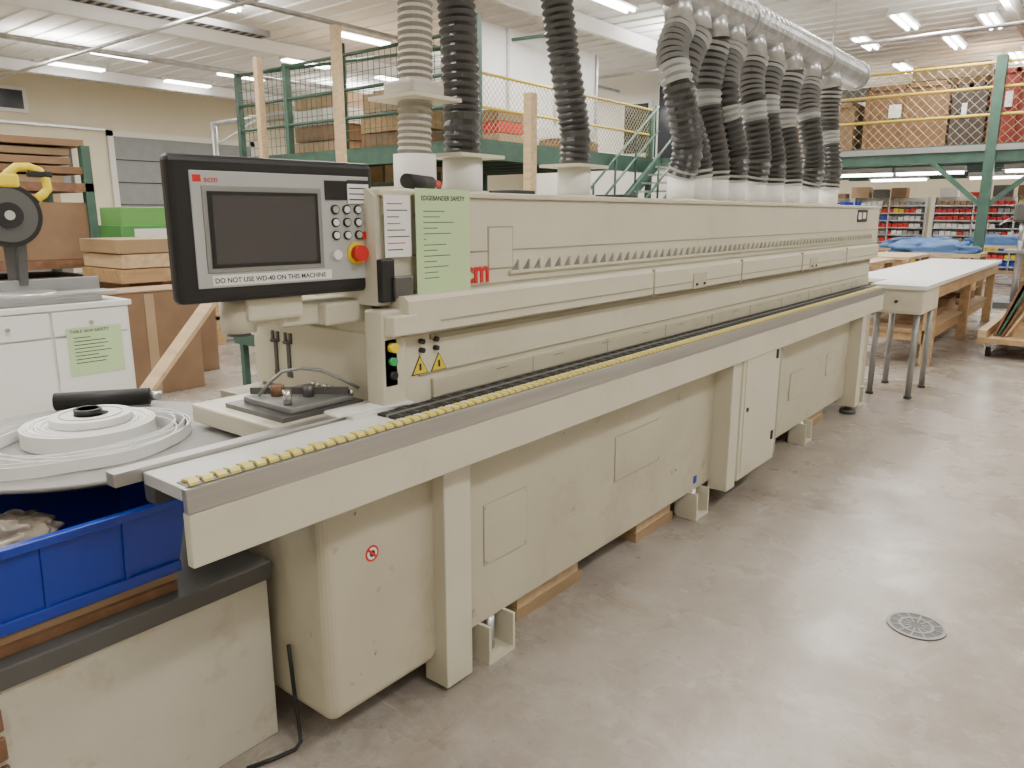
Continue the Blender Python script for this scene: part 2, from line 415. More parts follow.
e.cyl((-1.585,1.43,1.135),(-1.565,1.43,1.135),.014,yellow); e.cyl((-1.585,1.43,1.095),(-1.57,1.43,1.095),.012,green); e.cyl((-1.585,1.43,1.055),(-1.57,1.43,1.055),.012,black)
for yy in (1.56,1.62):
    for zz in (1.108,1.135): e.cyl((XU,yy,zz),(XU+.015,yy,zz),.008,black)
for yy in (1.555,1.635):
    e.prism([(XU+.001,yy-.035,1.035),(XU+.001,yy+.035,1.035),(XU+.001,yy,1.092)],(.0015,0,0),ink)
    e.prism([(XU+.002,yy-.030,1.038),(XU+.002,yy+.030,1.038),(XU+.002,yy,1.087)],(.0015,0,0),yellow)
    e.box(XU+.003,XU+.0045,yy-.004,yy+.004,1.047,1.068,ink)
# end structure behind the panel
e.box(-2.3,-1.66,1.47,1.52,.93,1.26,lgrey,b=.004)
e.box(-2.29,-1.86,1.465,1.47,.96,1.20,cream2,b=.002)
e.box(-1.85,-1.67,1.455,1.47,.96,1.20,cream2,b=.002)
e.box(-2.25,-1.70,1.30,1.47,1.20,1.262,cream2,b=.008)
e.box(-2.10,-1.66,1.10,1.47,.90,.955,cream2,b=.006)
e.box(-1.98,-1.70,1.14,1.42,.955,.968,toolst)
e.box(-1.95,-1.72,1.18,1.40,.968,.985,grey,b=.003)
e.cyl((-1.76,1.2,.985),(-1.76,1.2,1.03),.012,chrome); e.cyl((-1.80,1.30,.985),(-1.80,1.30,1.02),.016,toolst); e.cyl((-1.88,1.25,.985),(-1.88,1.25,1.015),.02,woodd)
e.beam((-1.94,1.2,1.0),(-1.72,1.38,1.0),.012,.02,toolst)
e.sweep([(-1.9,1.2,.99),(-1.85,1.25,1.06),(-1.78,1.33,1.06),(-1.72,1.42,1.0)],.005,grey,seg=6)
for k in range(7): e.cyl((-1.72-k*.03,1.39,.985),(-1.72-k*.03,1.39,1.0),.007,chrome,seg=8)
e.box(-2.2,-1.75,1.31,1.45,.62,.90,creamd)
e.box(-1.70,-1.58,1.28,1.46,.952,.962,white); e.beam((-1.64,1.25,.966),(-1.60,1.5,.966),.07,.006,paperw)
for x0 in (-2.17,-2.10):
    e.box(x0-.008,x0+.008,1.445,1.455,.99,1.10,toolst); e.ring((x0,1.45,1.09),.02,.010,.008,toolst,seg=16)
    e.box(x0-.020,x0-.008,1.445,1.455,1.09,1.125,toolst); e.box(x0+.008,x0+.020,1.445,1.455,1.09,1.125,toolst)
    e.box(x0-.015,x0+.015,1.445,1.455,.975,.995,toolst,b=.004)
e.box(-1.97,-1.95,1.455,1.465,1.02,1.14,toolst)
for zz in (1.03,1.08,1.13): e.box(-1.96,-1.93,1.452,1.46,zz-.01,zz+.006,lgrey)
ST = [1.87,2.11,2.83,3.85,4.07,4.30,4.55,4.88,5.2,5.56,5.97,6.45]
for yy in ST:
    e.cyl((-1.92,yy,1.57),(-1.92,yy,1.70),.072,paperw,seg=24); e.cyl((-1.92,yy,1.57),(-1.92,yy,1.585),.095,cream2,seg=24)
for yy in (2.45,3.3,5.0,6.6): e.box(-2.15,-1.95,yy,yy+.14,1.57,1.60,rubber,b=.005)
for a in (2.11,2.83):
    e.box(-2.02,-1.82,a-.12,a+.12,1.70,1.712,cream2)
e.done()
b = M('black_tool_roll'); b.cyl((-1.70,1.62,1.60),(-1.78,1.80,1.60),.022,rubber); b.cyl((-1.78,1.80,1.60),(-1.80,1.86,1.60),.012,red); b.done()

# ---- control panel
c = M('control_panel')
c.box(-.285,.28,-.175,.175,-.045,.0,black,b=.016,seg=3)
c.box(-.255,.27,-.15,.15,-.10,-.04,black,b=.01)
c.box(-.235,.262,-.138,.138,-.002,.003,lgrey,b=.002)
c.box(-.210,.110,-.103,.104,.002,.005,grey,b=.002)
c.box(-.198,.098,-.091,.091,.0045,.0065,black)
c.box(-.187,.087,-.082,.082,.0062,.0072,screen)
c.box(-.228,-.208,.112,.128,.003,.0035,red)
c.text('scm',(-.202,.111,.0035),.022,red,mx=Matrix.Identity(3),ext=.0003,name='logo')
for ix in range(3):
    for iy in range(3):
        x=.150+ix*.036; y=.050-iy*.034
        c.cyl((x,y,.003),(x,y,.008),.0125,black,seg=16)
        c.cyl((x,y,.008),(x,y,.011),.009,(paperw if (ix+2*iy)%3 else steel),seg=12)
c.box(.122,.19,.075,.125,.0032,.006,black); c.box(.19,.258,.066,.118,.006,.008,paperw); c.box(.19,.258,.118,.128,.006,.008,ink)
for k in range(3): c.box(.195,.25,.075+k*.015,.078+k*.015,.008,.0085,ink)
c.cyl((.213,-.068,.003),(.213,-.068,.010),.031,yellow,seg=24); c.cyl((.213,-.068,.010),(.213,-.068,.032),.022,red,seg=24); c.cyl((.150,-.07,.003),(.150,-.07,.012),.013,paperw)
c.cyl((.240,-.02,.003),(.240,-.02,.012),.010,red)
c.box(-.20,.13,-.133,-.108,.003,.0045,paperw)
c.text('DO NOT USE WD-40 ON THIS MACHINE',(-.195,-.1265,.0046),.0168,ink,mx=Matrix.Identity(3),ext=.0002,name='warning_label',off=.0003)
c.box(-.10,.06,-.235,-.17,-.12,-.03,cream2,b=.01)
c.cyl((-.10,-.265,-.09),(-.10,-.175,-.09),.045,cream2)
c.cyl((-.10,-.275,-.09),(-.10,-.265,-.09),.03,toolst)
c.box(.00,.26,-.262,-.195,-.16,-.05,cream2,b=.01)
c.box(-.12,.05,-.255,-.215,-.13,-.06,cream2,b=.008)
th=math.radians(6)
X=Matrix(((math.sin(th),0,math.cos(th),-1.695),(math.cos(th),0,-math.sin(th),1.180),(0,1,0,1.465),(0,0,0,1)))
c.done(X)

# ------------------------------------------------------------------ dust extraction
d = M('extraction_duct')
d.sweep([(-2.0,.6,2.66),(-2.0,3,2.66),(-2.0,5.5,2.66),(-2.0,7.15,2.66)],.110,steel,seg=24,step=.045,ribs=.02,smooth=False)
for yy in (2.4,4.7,6.2,7.15): d.cyl((-2.0,yy,2.66),(-2.0,yy+.03,2.66),.122,steel,seg=24)
for yy in ST[3:]:
    d.cyl((-2.0,yy,2.62),(-1.965,yy,2.46),.074,steel,seg=20)
d.cyl((-2.0,4.2,2.7),(-2.0,4.2,CZ-.05),.008,steel,seg=6); d.cyl((-2.0,6.5,2.7),(-2.0,6.5,CZ-.05),.008,steel,seg=6)
d.done()
for i,yy in enumerate(ST):
    h = M('flexible_extraction_hose')
    if i==0:
        h.sweep([(-1.92,yy,1.70),(-1.92,yy+.01,1.9),(-1.93,yy+.03,2.2),(-1.95,yy+.05,2.54)],.056,hoset,seg=20,ribs=.05,step=.011,smooth=False,pat=lambda k,n: hoset if k%2 else hoset2)
        h.box(-2.03,-1.81,yy-.10,yy+.12,1.87,1.882,cream2); h.box(-1.99,-1.85,yy-.07,yy+.08,1.882,1.93,hoset,b=.01)
    elif i<3:
        o = .03 if i==1 else -.08
        h.sweep([(-1.92,yy,1.713),(-1.92,yy+.0,1.85),(-1.95,yy+o*.6,2.15),(-2.0,yy+o,2.54)],.064,hoseb,seg=24,ribs=.075,step=.014,smooth=False,pat=lambda k,n: hoseb if k%2 else hoseg)
    else:
        dx=random.uniform(-.08,.04); dy=random.uniform(-.13,.05); wb=random.uniform(.42,.58); ww=random.uniform(.06,.16)
        h.sweep([(-1.92,yy,1.70),(-1.90+dx*.6,yy+dy*.2,1.85),(-1.93+dx,yy+dy,2.12),(-1.965+dx*.3,yy+dy*.8,2.31),(-1.965,yy,2.46)],.078,hoseb,seg=24,ribs=.075,step=.016,smooth=False,
                pat=lambda k,n: (hoseb if k%2 else (hosew if k>n*.88 or k<n*.06 else (hosem if k>n*.65 else hoseg))) if not (wb*n<k<(wb+ww)*n) else (hosem if k%2 else hosew))
    h.done()

# ------------------------------------------------------------------ near-left things
o = M('low_cabinet')
o.box(-2.55,-1.77,-.1,1.10,0,.50,offw,b=.004); o.box(-2.58,-1.755,-.12,1.11,.50,.55,darkgrey,b=.004)
o.box(-1.775,-1.765,-.1,.44,.02,.49,offw)
for k in range(6): o.box(-1.765,-1.75,.30,.43,.06+k*.07,.115+k*.07,woodd,b=.003,seg=1)
o.done()
o = M('plank_stack')
o.box(-2.3,-1.80,.1,.86,.552,.574,woodd); o.box(-2.28,-1.815,.12,.87,.574,.594,ply); o.done()
o = M('blue_storage_bin')
x0,x1,y0,y1,z0,z1=-2.17,-1.80,.22,.91,.596,.80; f=.035
def bin_side(a,b,c_,d_):
    cen=Vector(((x0+x1)/2,(y0+y1)/2,0))
    pts=[Vector(a),Vector(b),Vector(c_),Vector(d_)]
    n=(pts[1]-pts[0]).cross(pts[2]-pts[1]).normalized()
    if n.dot(cen-Vector((pts[0].x,pts[0].y,0)))<0: n=-n
    o.prism(pts,n*.006,blue)
B=[(x0+f,y0+f,z0),(x1-f*.5,y0+f,z0),(x1-f*.5,y1-f,z0),(x0+f,y1-f,z0)]; T=[(x0,y0,z1),(x1,y0,z1),(x1,y1,z1),(x0,y1,z1)]
for k in range(4): bin_side(B[k],B[(k+1)%4],T[(k+1)%4],T[k])
o.prism(B,(0,0,.006),blue)
o.box(x1-.006,x1+.014,y0-.01,y1+.01,z1-.022,z1,blue,b=.003); o.box(x0-.014,x0+.006,y0-.01,y1+.01,z1-.022,z1,blue,b=.003)
o.box(x0,x1,y0-.014,y0+.006,z1-.022,z1,blue,b=.003); o.box(x0,x1,y1-.006,y1+.014,z1-.022,z1,blue,b=.003)
for k in range(3): o.box(x1-.018,x1-.002,y0+.16+k*.18,y0+.168+k*.18,z0+.03,z1-.02,blue,rot=RY(5))
o.box(x1-.020,x1-.006,y0+.03,y1-.03,z0+.0,z0+.03,blue,b=.003)
o.done()
TX,TY,TZ=-2.22,.86,.885
o = M('tape_reel_turntable')
o.cyl((TX,TY,TZ-.010),(TX,TY,TZ),.425,discm,seg=80); o.cyl((TX,TY,TZ-.045),(TX,TY,TZ-.037),.33,darkgrey,seg=72); o.cyl((TX,TY,TZ-.038),(TX,TY,TZ-.010),.06,grey)
o.cyl((TX,TY,.60),(TX,TY,TZ-.04),.025,steel)
o.cyl((TX,TY,TZ),(TX,TY,TZ+.085),.028,black); o.cyl((TX,TY,TZ+.065),(TX,TY,TZ+.085),.036,black)
o.done()
o = M('edge_tape_coil')
# tightly wound roll, with a second smaller roll on top
for k in range(9): o.ring((TX,TY,TZ+.002+.001*(k%3)),.170-k*.009,.1625-k*.009,.044,tapew if k%2 else paperw,seg=64)
o.ring((TX+.005,TY+.005,TZ+.049),.105,.045,.020,tapew,seg=56); o.ring((TX+.005,TY+.005,TZ+.069),.080,.078,.002,creamd,seg=56)
# loose outer windings
for k in range(6): o.ring((TX+.05+.04*math.cos(k*1.1),TY-.045+.035*math.sin(k*1.1),TZ+.003),.225+.008*k,.2225+.008*k,.030,tapew,seg=72,sx=1-.035*k,sy=1+.03*k)
o.done()
o = M('black_hand_roller'); o.cyl((-2.62,.92,.915),(-2.46,1.15,.915),.028,rubber); o.cyl((-2.46,1.15,.915),(-2.44,1.18,.915),.015,steel)
o.done()
o = M('plastic_bag')
t=bmesh.new(); bmesh.ops.create_icosphere(t,subdivisions=5,radius=1)
for v in t.verts:
    n=NZ.noise(v.co*1.8)*.35+abs(NZ.noise(v.co*4))*.35; v.co=v.co*(1+n); v.co=Vector((min(v.co.x*.11-1.95,-1.83),v.co.y*.15+.48,max(.61,min(.832,v.co.z*.085+.745))))
o._add(t,bagm,True); o.done()
o = M('power_cable'); o.sweep([(-1.715,1.118,.3),(-1.70,1.118,.12),(-1.685,1.115,.03),(-1.66,1.08,.008),(-1.70,.95,.008)],.006,rubber,seg=8); o.done()

for y0,y1_ in ((2.03,2.47),(2.93,3.30),(4.30,4.75),(5.18,5.75)):
    o=M('wood_block'); o.box(-1.90,-1.605,y0,y1_,0,.045,ply); o.box(-1.89,-1.61,y0+.01,y1_-.02,.045,.09,woodl); o.box(-1.89,-1.62,y0+.03,y1_-.05,.09,.133,wood); o.done()
o=M('floor_drain'); o.cyl((-.42,2.94,0),(-.42,2.94,.004),.10,darkgrey,seg=40); o.ring((-.42,2.94,.004),.10,.088,.002,grey); o.ring((-.42,2.94,.004),.06,.05,.002,grey)
for k in range(12):
    a=k*math.pi/6; o.beam((-.42+.02*math.cos(a),2.94+.02*math.sin(a),.0045),(-.42+.088*math.cos(a),2.94+.088*math.sin(a),.0045),.006,.002,grey)
o.done()

# ------------------------------------------------------------------ left background
o=M('white_cabinet')
o.box(-5.95,-5.32,.9,2.40,.08,.90,white,b=.003); o.box(-5.97,-5.30,.88,2.42,.90,.935,paperw,b=.003); o.box(-5.9,-5.38,.95,2.3,0,.08,darkgrey)
for y0 in (.92,1.42,1.91): o.box(-5.32,-5.30,y0,y0+.47,.10,.72,paperw,b=.002); o.box(-5.32,-5.30,y0,y0+.47,.735,.89,paperw,b=.002); o.cyl((-5.30,y0+.23,.81),(-5.28,y0+.23,.81),.012,steel)
o.box(-5.299,-5.297,1.98,2.33,.46,.78,paperg)
o.text('TABLE SAW SAFETY',(-5.296,2.0,.745),.028,ink,name='notice_text')
for k in range(8): o.box(-5.297,-5.296,2.02,2.02+random.uniform(.1,.25),.71-k*.024,.715-k*.024,ink)
o.done()
o=M('miter_saw')
sx,sy,bz=-5.58,1.88,1.50
o.box(sx-.25,sx+.22,sy-.30,sy+.38,.937,.98,grey,b=.01); o.cyl((sx,sy,.98),(sx,sy,1.01),.17,steel,seg=32)
o.box(sx-.12,sx-.09,sy-.30,sy+.50,.98,1.08,grey,b=.005)
o.box(sx+.0,sx+.22,sy-.30,sy+.48,.98,1.0,steel,b=.003)
o.cyl((sx-.03,sy-.05,bz),(sx+.02,sy-.05,bz),.20,black,seg=40)
o.cyl((sx+.02,sy-.05,bz),(sx+.028,sy-.05,bz),.17,toolst,seg=40); o.cyl((sx-.04,sy-.05,bz),(sx+.05,sy-.05,bz),.08,black,seg=30)
o.cyl((sx+.05,sy-.05,bz),(sx+.055,sy-.05,bz),.03,steel,seg=20)
o.cyl((sx-.24,sy-.02,bz+.03),(sx-.03,sy-.02,bz+.03),.07,black,seg=20)
o.beam((sx-.16,sy,1.0),(sx-.12,sy-.02,bz),.07,.07,toolst); o.beam((sx-.10,sy+.02,1.05),(sx-.02,sy+.02,bz-.1),.05,.05,toolst)
o.sweep([(sx,sy-.06,bz+.2),(sx,sy+.04,bz+.30),(sx,sy+.17,bz+.28),(sx,sy+.21,bz+.17),(sx,sy+.13,bz+.10)],.028,yellow,seg=10); o.box(sx-.04,sx+.04,sy-.1,sy+.04,bz+.17,bz+.26,yellow,b=.02)
o.box(sx-.03,sx+.03,sy+.1,sy+.24,bz+.24,bz+.28,black,b=.01)
o.done()
def stack(name,x0,x1,y0,y1,z0,n,th,mats,jit=.03):
    o=M(name); z=z0
    for k in range(n):
        a=random.uniform(-jit,jit); b_=random.uniform(-jit,jit)
        o.box(x0+a,x1+a,y0+b_,y1+b_,z,z+th*.93,mats[k%len(mats)],b=.003,seg=1); z+=th
    o.done()
o=M('sheet_rack')
for yy in (1.3,3.3):
    for xx in (-9.0,-8.0): o.box(xx,xx+.08,yy,yy+.08,0,2.15,gpaint)
for zz in (1.0,1.72):
    o.box(-9,-7.92,1.3,3.38,zz,zz+.08,woodd)
o.box(-8.8,-7.95,1.4,3.35,1.08,1.62,card,b=.01)
for k in range(5): o.box(-8.9,-7.95+random.uniform(-.08,.03),1.35,3.25+random.uniform(-.3,.1),1.80+k*.085,1.865+k*.085,(cardl,crated,card,cardl,card)[k],b=.004)
for k in range(6): o.box(-8.9,-7.96+random.uniform(-.1,.0),1.4,3.3,.1+k*.14,.22+k*.14,(card,ply,darkgrey)[k%3],b=.004)
o.done()
o=M('cardboard_box'); o.box(-7.6,-6.9,3.15,3.95,0,.90,card,b=.008); o.box(-7.62,-6.88,3.14,3.96,.90,.91,cardl); o.box(-6.899,-6.895,3.45,3.52,0,.9,cardl); o.done()
stack('wooden_tray_stack',-7.55,-6.78,3.05,4.1,.912,3,.13,[wood,woodl,ply],.02)
o=M('cardboard_box'); o.box(-6.7,-6.3,2.65,3.45,0,.88,card,b=.008); o.box(-6.3,-6.296,2.98,3.06,0,.86,cardl); o.box(-6.71,-6.29,2.64,3.46,.88,.89,cardl); o.done()
o=M('workbench'); o.box(-9.2,-8.1,4.6,6.6,.82,.9,woodl,b=.004)
for xx in (-9.1,-8.3):
    for yy in (4.7,6.4): o.box(xx,xx+.1,yy,yy+.1,0,.82,wood)
o.box(-9.1,-8.2,4.7,6.5,.3,.34,ply); o.done()
stack('lumber_pile',-9.0,-8.2,4.7,6.4,.905,9,.04,[woodl,wood,cardl,card],.06)
o=M('green_carton'); o.box(-12.5,-11.7,5.3,6.4,0,1.35,mat('green_card',(.08,.28,.07),.7),b=.01); o.box(-12.45,-11.75,5.35,6.35,1.35,1.62,mat('green_card2',(.15,.38,.10),.7),b=.01); o.box(-11.7,-11.69,5.5,6.2,1.0,1.3,paperw); o.done()
for (x,y,w,d_,h,m) in ((-14.5,6.2,1.5,1.2,1.5,ply),(-18.9,12.5,1.5,1.4,1.6,card),(-11.2,6.9,1.4,1.0,1.1,cardl),(-20,8.6,1.5,1.5,1.5,wood),(-11,2.6,1.3,1.2,1.8,grey),(-14,3.2,1.8,1.5,2.0,darkgrey),(-18,4.2,2,1.6,2.3,card)):
    o=M('stacked_pallet_load')
    for q in (0,.45,.9): o.box(x,x+w,y+q*(d_-.1)/.9,y+q*(d_-.1)/.9+.1,0,.09,wood)
    o.box(x,x+w,y,y+d_,.09,.12,wood)
    n=6
    for k in range(n):
        a=random.uniform(0,.08); o.box(x+a,x+w-a,y+a,y+d_-a,.12+(h-.12)*k/n,.12+(h-.12)*(k+.96)/n,(m,cardl if k%2 else m)[k%2],b=.01,seg=1)
    o.done()
for k in range(2):
    o=M('leaning_board'); y=1.30+k*.10; o.beam((-3.95-k*.14,y,.02),(-3.95-k*.14,y+1.0,1.10),.12,.02,woodl); o.done()
o=M('roller_conveyor')
for yy in (2.75,3.45): o.box(-4.6,-2.75,yy,yy+.05,.66,.74,gpaint)
for k in range(17): o.cyl((-4.55+k*.11,2.77,.73),(-4.55+k*.11,3.48,.73),.025,steel,seg=10)
for xx in (-4.55,-2.9):
    for yy in (2.76,3.46): o.box(xx,xx+.04,yy,yy+.04,0,.66,gpaint)
    o.box(xx,xx+.04,2.76,3.48,.3,.34,gpaint)
o.done()
o=M('green_floor_rack')
for xx in (-4.8,-3.4):
    for yy in (3.9,5.3): o.box(xx,xx+.06,yy,yy+.06,0,.95,gpaint)
for zz in (.3,.6,.9):
    o.box(-4.8,-3.34,3.9,3.96,zz,zz+.05,gpaint); o.box(-4.8,-3.34,5.3,5.36,zz,zz+.05,gpaint); o.box(-4.8,-3.34,3.96,5.3,zz+.05,zz+.07,ply)
o.done()
o=M('jib_crane_arm'); o.cyl((-16,9.5,0),(-16,9.5,3.5),.06,steel); o.cyl((-16,9.5,3.45),(-14.2,10.3,3.65),.05,steel); o.beam((-16,9.5,3.0),(-15,9.9,3.5),.03,.03,steel); o.done()

# ------------------------------------------------------------------ middle mezzanine
MZ=2.6
o=M('mezzanine')
o.box(-14,-7.6,8.7,14,MZ-.05,MZ,ply); o.box(-14,-7.6,8.7,8.82,MZ-.28,MZ,gpaint); o.box(-7.72,-7.6,8.7,14,MZ-.28,MZ,gpaint)
for k in range(7): o.box(-14,-7.7,9.3+k*.7,9.36+k*.7,MZ-.22,MZ-.05,gpaint)
for x,y,h in ((-13.85,8.72,4.15),(-12.3,8.72,4.15),(-10.75,8.72,4.3),(-9.2,8.72,4.3),(-7.72,8.72,4.3),(-7.72,11.3,3.5),(-7.72,13.9,3.5),(-13.85,13.8,2.6)):
    o.box(x,x+.10,y,y+.10,0,h,gpaint)
for z in (3.1,3.55,4.1): o.cyl((-13.8,8.76,z),(-7.66,8.76,z),.03,gpaint,seg=8)
o.cyl((-13.8,8.76,4.12),(-7.66,11.3,4.5),.03,gpaint,seg=8)
o.wires((-13.8,8.76,MZ),(3.1,0,0),(0,0,1.5),22,10,.006,gpaint,diag=False)
o.wires((-10.7,8.76,MZ),(3.0,0,0),(0,0,1.5),22,10,.006,gpaint,diag=False)
for z in (3.05,3.52): o.cyl((-7.66,8.76,z),(-7.66,13.95,z),.022,yrail,seg=8)
o.wires((-7.66,8.8,MZ+.03),(0,5.1,0),(0,0,.9),50,6,.005,meshw)
o.box(-8.75,-8.7,9.3,13.6,MZ,4.6,mat('plastic_sheeting',(.80,.80,.79),.4,var=.08,scale=2,bump=.4))
for yy in (9.3,10.7,12.1,13.5): o.box(-8.7,-8.66,yy,yy+.05,MZ,4.6,steel)
o.done()
for x,y,w_ in ((-12.4,8.2,.12),(-9.5,7.6,.12),(-7.0,9.0,.14)):
    o=M('timber_post'); o.box(x,x+w_,y,y+w_,0,4.2 if y<9 else 3.2,woodl,b=.004); o.done()
for a in ((-13.2,-11.8,9.6,11,MZ+.005,4,.3,[cardl,card,white]),(-11.2,-9.6,9.6,11,MZ+.005,3,.35,[card,wood,cardl]),(-13,-10,11.5,13,MZ+.005,5,.3,[grey,card,cardl]),(-8.5,-8.0,9.6,10.3,MZ+.005,3,.18,[cardl,red,card]),(-8.5,-8.0,11.4,12.6,MZ+.005,2,.22,[card,white])): stack('stored_cartons',*a)
o=M('lumber_storage_rack')
for x in (-13.2,-11.2,-9.2):
    for y in (9.4,10.6): o.box(x,x+.08,y,y+.08,0,2.2,gpaint)
for z in (.4,.95,1.5,2.0):
    o.box(-13.2,-9.1,9.4,9.48,z,z+.07,gpaint)
    for k in range(9):
        x=-13.1+k*.43; o.box(x,x+.38,9.5,10.6,z+.07,z+.07+random.uniform(.1,.30),random.choice([wood,woodl,card,cardl,white,ply,darkgrey]))
o.done()
o=M('staircase')
n=15; ytop,ybot=13.7,10.1
for k in range(n):
    u=k/(n-1); y=ybot+(ytop-ybot)*u; z=(k+1)*MZ/(n+1)
    o.box(-7.4,-6.55,y,y+.27,z-.03,z,steel)
for x in (-7.42,-6.55):
    o.beam((x,ybot-.1,.1),(x,ytop+.2,MZ-.05),.05,.22,gpaint)
    for hz in (.5,.95): o.cyl((x,ybot,hz+.1),(x,ytop+.1,MZ+hz),.022,gpaint,seg=8)
    for k in range(0,6):
        u=k/5; y=ybot+(ytop-ybot)*u; o.cyl((x,y,.1+(MZ-.1)*u),(x,y,1.05+(MZ-.1)*u),.02,gpaint,seg=8)
o.box(-7.59,-6.5,14.0,15.2,MZ-.1,MZ,gpaint); o.box(-6.6,-6.5,15.1,15.2,0,MZ+1,gpaint); o.cyl((-6.55,14,MZ+1),(-6.55,15.2,MZ+1),.022,gpaint); o.done()
w=M('wall_office'); w.box(-13,-6.9,17.0,17.12,0,CZ,wallw); w.done()
o=M('window_2'); o.box(-10.1,-9.3,16.93,16.995,2.9,4.2,white); o.box(-10.02,-9.38,16.91,16.93,2.98,4.12,glassd); o.done()
o=M('door_2'); o.box(-9.1,-8.2,16.93,16.995,2.6,4.5,glassd); o.box(-9.15,-9.1,16.92,16.995,2.6,4.55,white); o.box(-8.2,-8.15,16.92,16.995,2.6,4.55,white); o.box(-9.15,-8.15,16.92,16.995,4.5,4.55,white); o.done()
o=M('slate_curtain')
for k in range(13): o.cyl((-8.1+k*.11,16.6,1.6),(-8.1+k*.11,16.6,4.1),.06,navy,seg=8)
o.box(-8.2,-6.7,16.58,16.62,4.1,4.13,steel)
o.done()

# ------------------------------------------------------------------ rear mezzanine
o=M('rear_mezzanine'); FZ=2.72
o.box(-6.6,8.9,16,24,FZ-.04,FZ,ply); o.box(-6.6,8.9,15.9,16.02,FZ-.3,FZ,gpaint); o.box(-6.6,8.9,15.86,15.9,FZ-.12,FZ-.02,grey)
for k in range(8): o.box(-6.6,8.9,17+k,17.08+k,FZ-.25,FZ-.04,gpaint)
for x in (-6.5,-2.15,2.0,6.2):
    o.box(x,x+.16,15.85,16.01,0,4.15,gpaint)
    for s_ in (-1,1): o.beam((x+.08+s_*.9,15.93,FZ-.28),(x+.08,15.93,FZ-1.1),.08,.08,gpaint)
for z in (3.2,3.65,4.05): o.cyl((-6.5,15.93,z),(8.8,15.93,z),.025,yrail,seg=8)
o.wires((-6.5,15.93,FZ),(15.3,0,0),(0,0,1.33),90,6,.0035,meshw)
o.done()
for x0,wd,h,m in ((-4.35,1.45,1.2,crated),(-2.85,.55,1.1,mat('dark_crate',(.05,.035,.03),.7)),(-2.25,.75,1.3,mat('red_crate',(.24,.035,.025),.7)),(-1.4,1.9,1.3,crated),(.8,1.5,1.3,card),(-5.95,1.4,.95,card),(2.6,2,1.2,card)):
    o=M('plywood_crate'); o.box(x0,x0+wd,16.5,17.8,FZ+.005,FZ+h,m)
    for q in (0,wd/2-.03,wd-.07): o.box(x0+q,x0+q+.07,16.46,16.5,FZ+.005,FZ+h,m)
    o.box(x0,x0+wd,16.46,16.5,FZ+h-.08,FZ+h,m); o.box(x0+wd*.3,x0+wd*.45,16.455,16.46,FZ+h*.5,FZ+h*.7,paperw); o.done()
for k in range(4): stack('stored_cartons',-5.9+k*1.9,-4.5+k*1.9,18.4,19.6,FZ+.005,5+k%2,.3,[card,cardl,crated,white,darkgrey][k%3:]+[card])
for x,y in ((-4.6,17.6),(-3.3,17.6),(-1.4,17.6),(-4.5,20.5),(-2.4,20.5),(-.5,20.5),(1.5,18)): fixture(x,y,2.33,1.25,'x')
for x in (-5,-2,1,4):
    for y in (18,21.5): area(x,y,2.3,1.2,.4,36)
def shelving(x0,x1,y,h,n):
    o=M('parts_bin_shelving')
    o.box(x0,x1,y+.45,y+.47,0,h,wallw)
    k=x0
    while k<=x1+.01: o.box(k-.02,k+.02,y,y+.45,0,h,steel); k+=(x1-x0)/4
    cols=[red,red,red,paperw,paperw,grey,yellow,cardl,dark,blue]
    for i in range(n):
        z=.1+i*(h-.15)/n; o.box(x0,x1,y,y+.45,z,z+.03,steel)
        xx=x0+.05; cc=random.choice(cols)
        while xx<x1-.18:
            if random.random()<.35: cc=random.choice(cols)
            o.box(xx,xx+.13,y+.01,y+.4,z+.03,z+.03+random.uniform(.09,.13),cc); xx+=.15
    xx=x0+.1
    while xx<x1-.5:
        w_=random.uniform(.3,.5); o.box(xx,xx+w_,y+.02,y+.42,h,h+random.uniform(.12,.32),random.choice([card,cardl,white,red,bluec,darkgrey])); xx+=w_+random.uniform(.05,.3)
    o.done()
shelving(-8.5,-4.6,24.6,2.0,9); shelving(-4.4,-.5,24.6,2.0,9); shelving(-.2,3.5,24.6,2.0,9)
for x,y in ((-6,18.5),(-4.0,16.8),(-2.9,19.5),(-5.3,14.2),(-1.6,17.4),(-3.4,14.9)):
    o=M('covered_worktable'); o.box(x,x+1.5,y,y+.9,.8,.86,woodl)
    for a in (0,1.42):
        for b_ in (0,.82): o.box(x+a,x+a+.08,y+b_,y+b_+.08,0,.8,wood)
    t=bmesh.new(); bmesh.ops.create_icosphere(t,subdivisions=4,radius=1)
    for v in t.verts:
        q=v.co*(1+.5*NZ.noise(v.co*3+Vector((x,y,0)))); v.co=Vector((x+.75+max(-.7,min(.7,q.x*.8)),y+.45+max(-.4,min(.4,q.y*.5)),.86+max(0,q.z)*.20))
    o._add(t,bluec,True); o.box(x+.05,x+1.45,y+.05,y+.85,.25,.28,ply); o.done()
o=M('drill_press'); x,y=-1.35,15.0
o.box(x-.25,x+.25,y-.3,y+.3,0,.1,darkgrey); o.cyl((x,y,.1),(x,y,1.7),.05,steel); o.box(x-.2,x+.2,y-.25,y+.25,.9,.95,grey); o.box(x-.12,x+.12,y-.35,y+.25,1.4,1.7,darkgrey,b=.04); o.cyl((x,y-.25,1.1),(x,y-.25,1.4),.03,steel); o.cyl((x-.12,y-.1,1.5),(x-.3,y-.3,1.35),.012,steel); o.done()
o=M('wrapped_pallet'); o.box(-.55,.5,12.6,13.8,0,.1,wood); o.box(-.5,.45,12.65,13.75,.1,1.1,bluec,b=.05); o.box(-.48,.43,12.67,13.73,1.1,1.5,crated,b=.02); o.done()

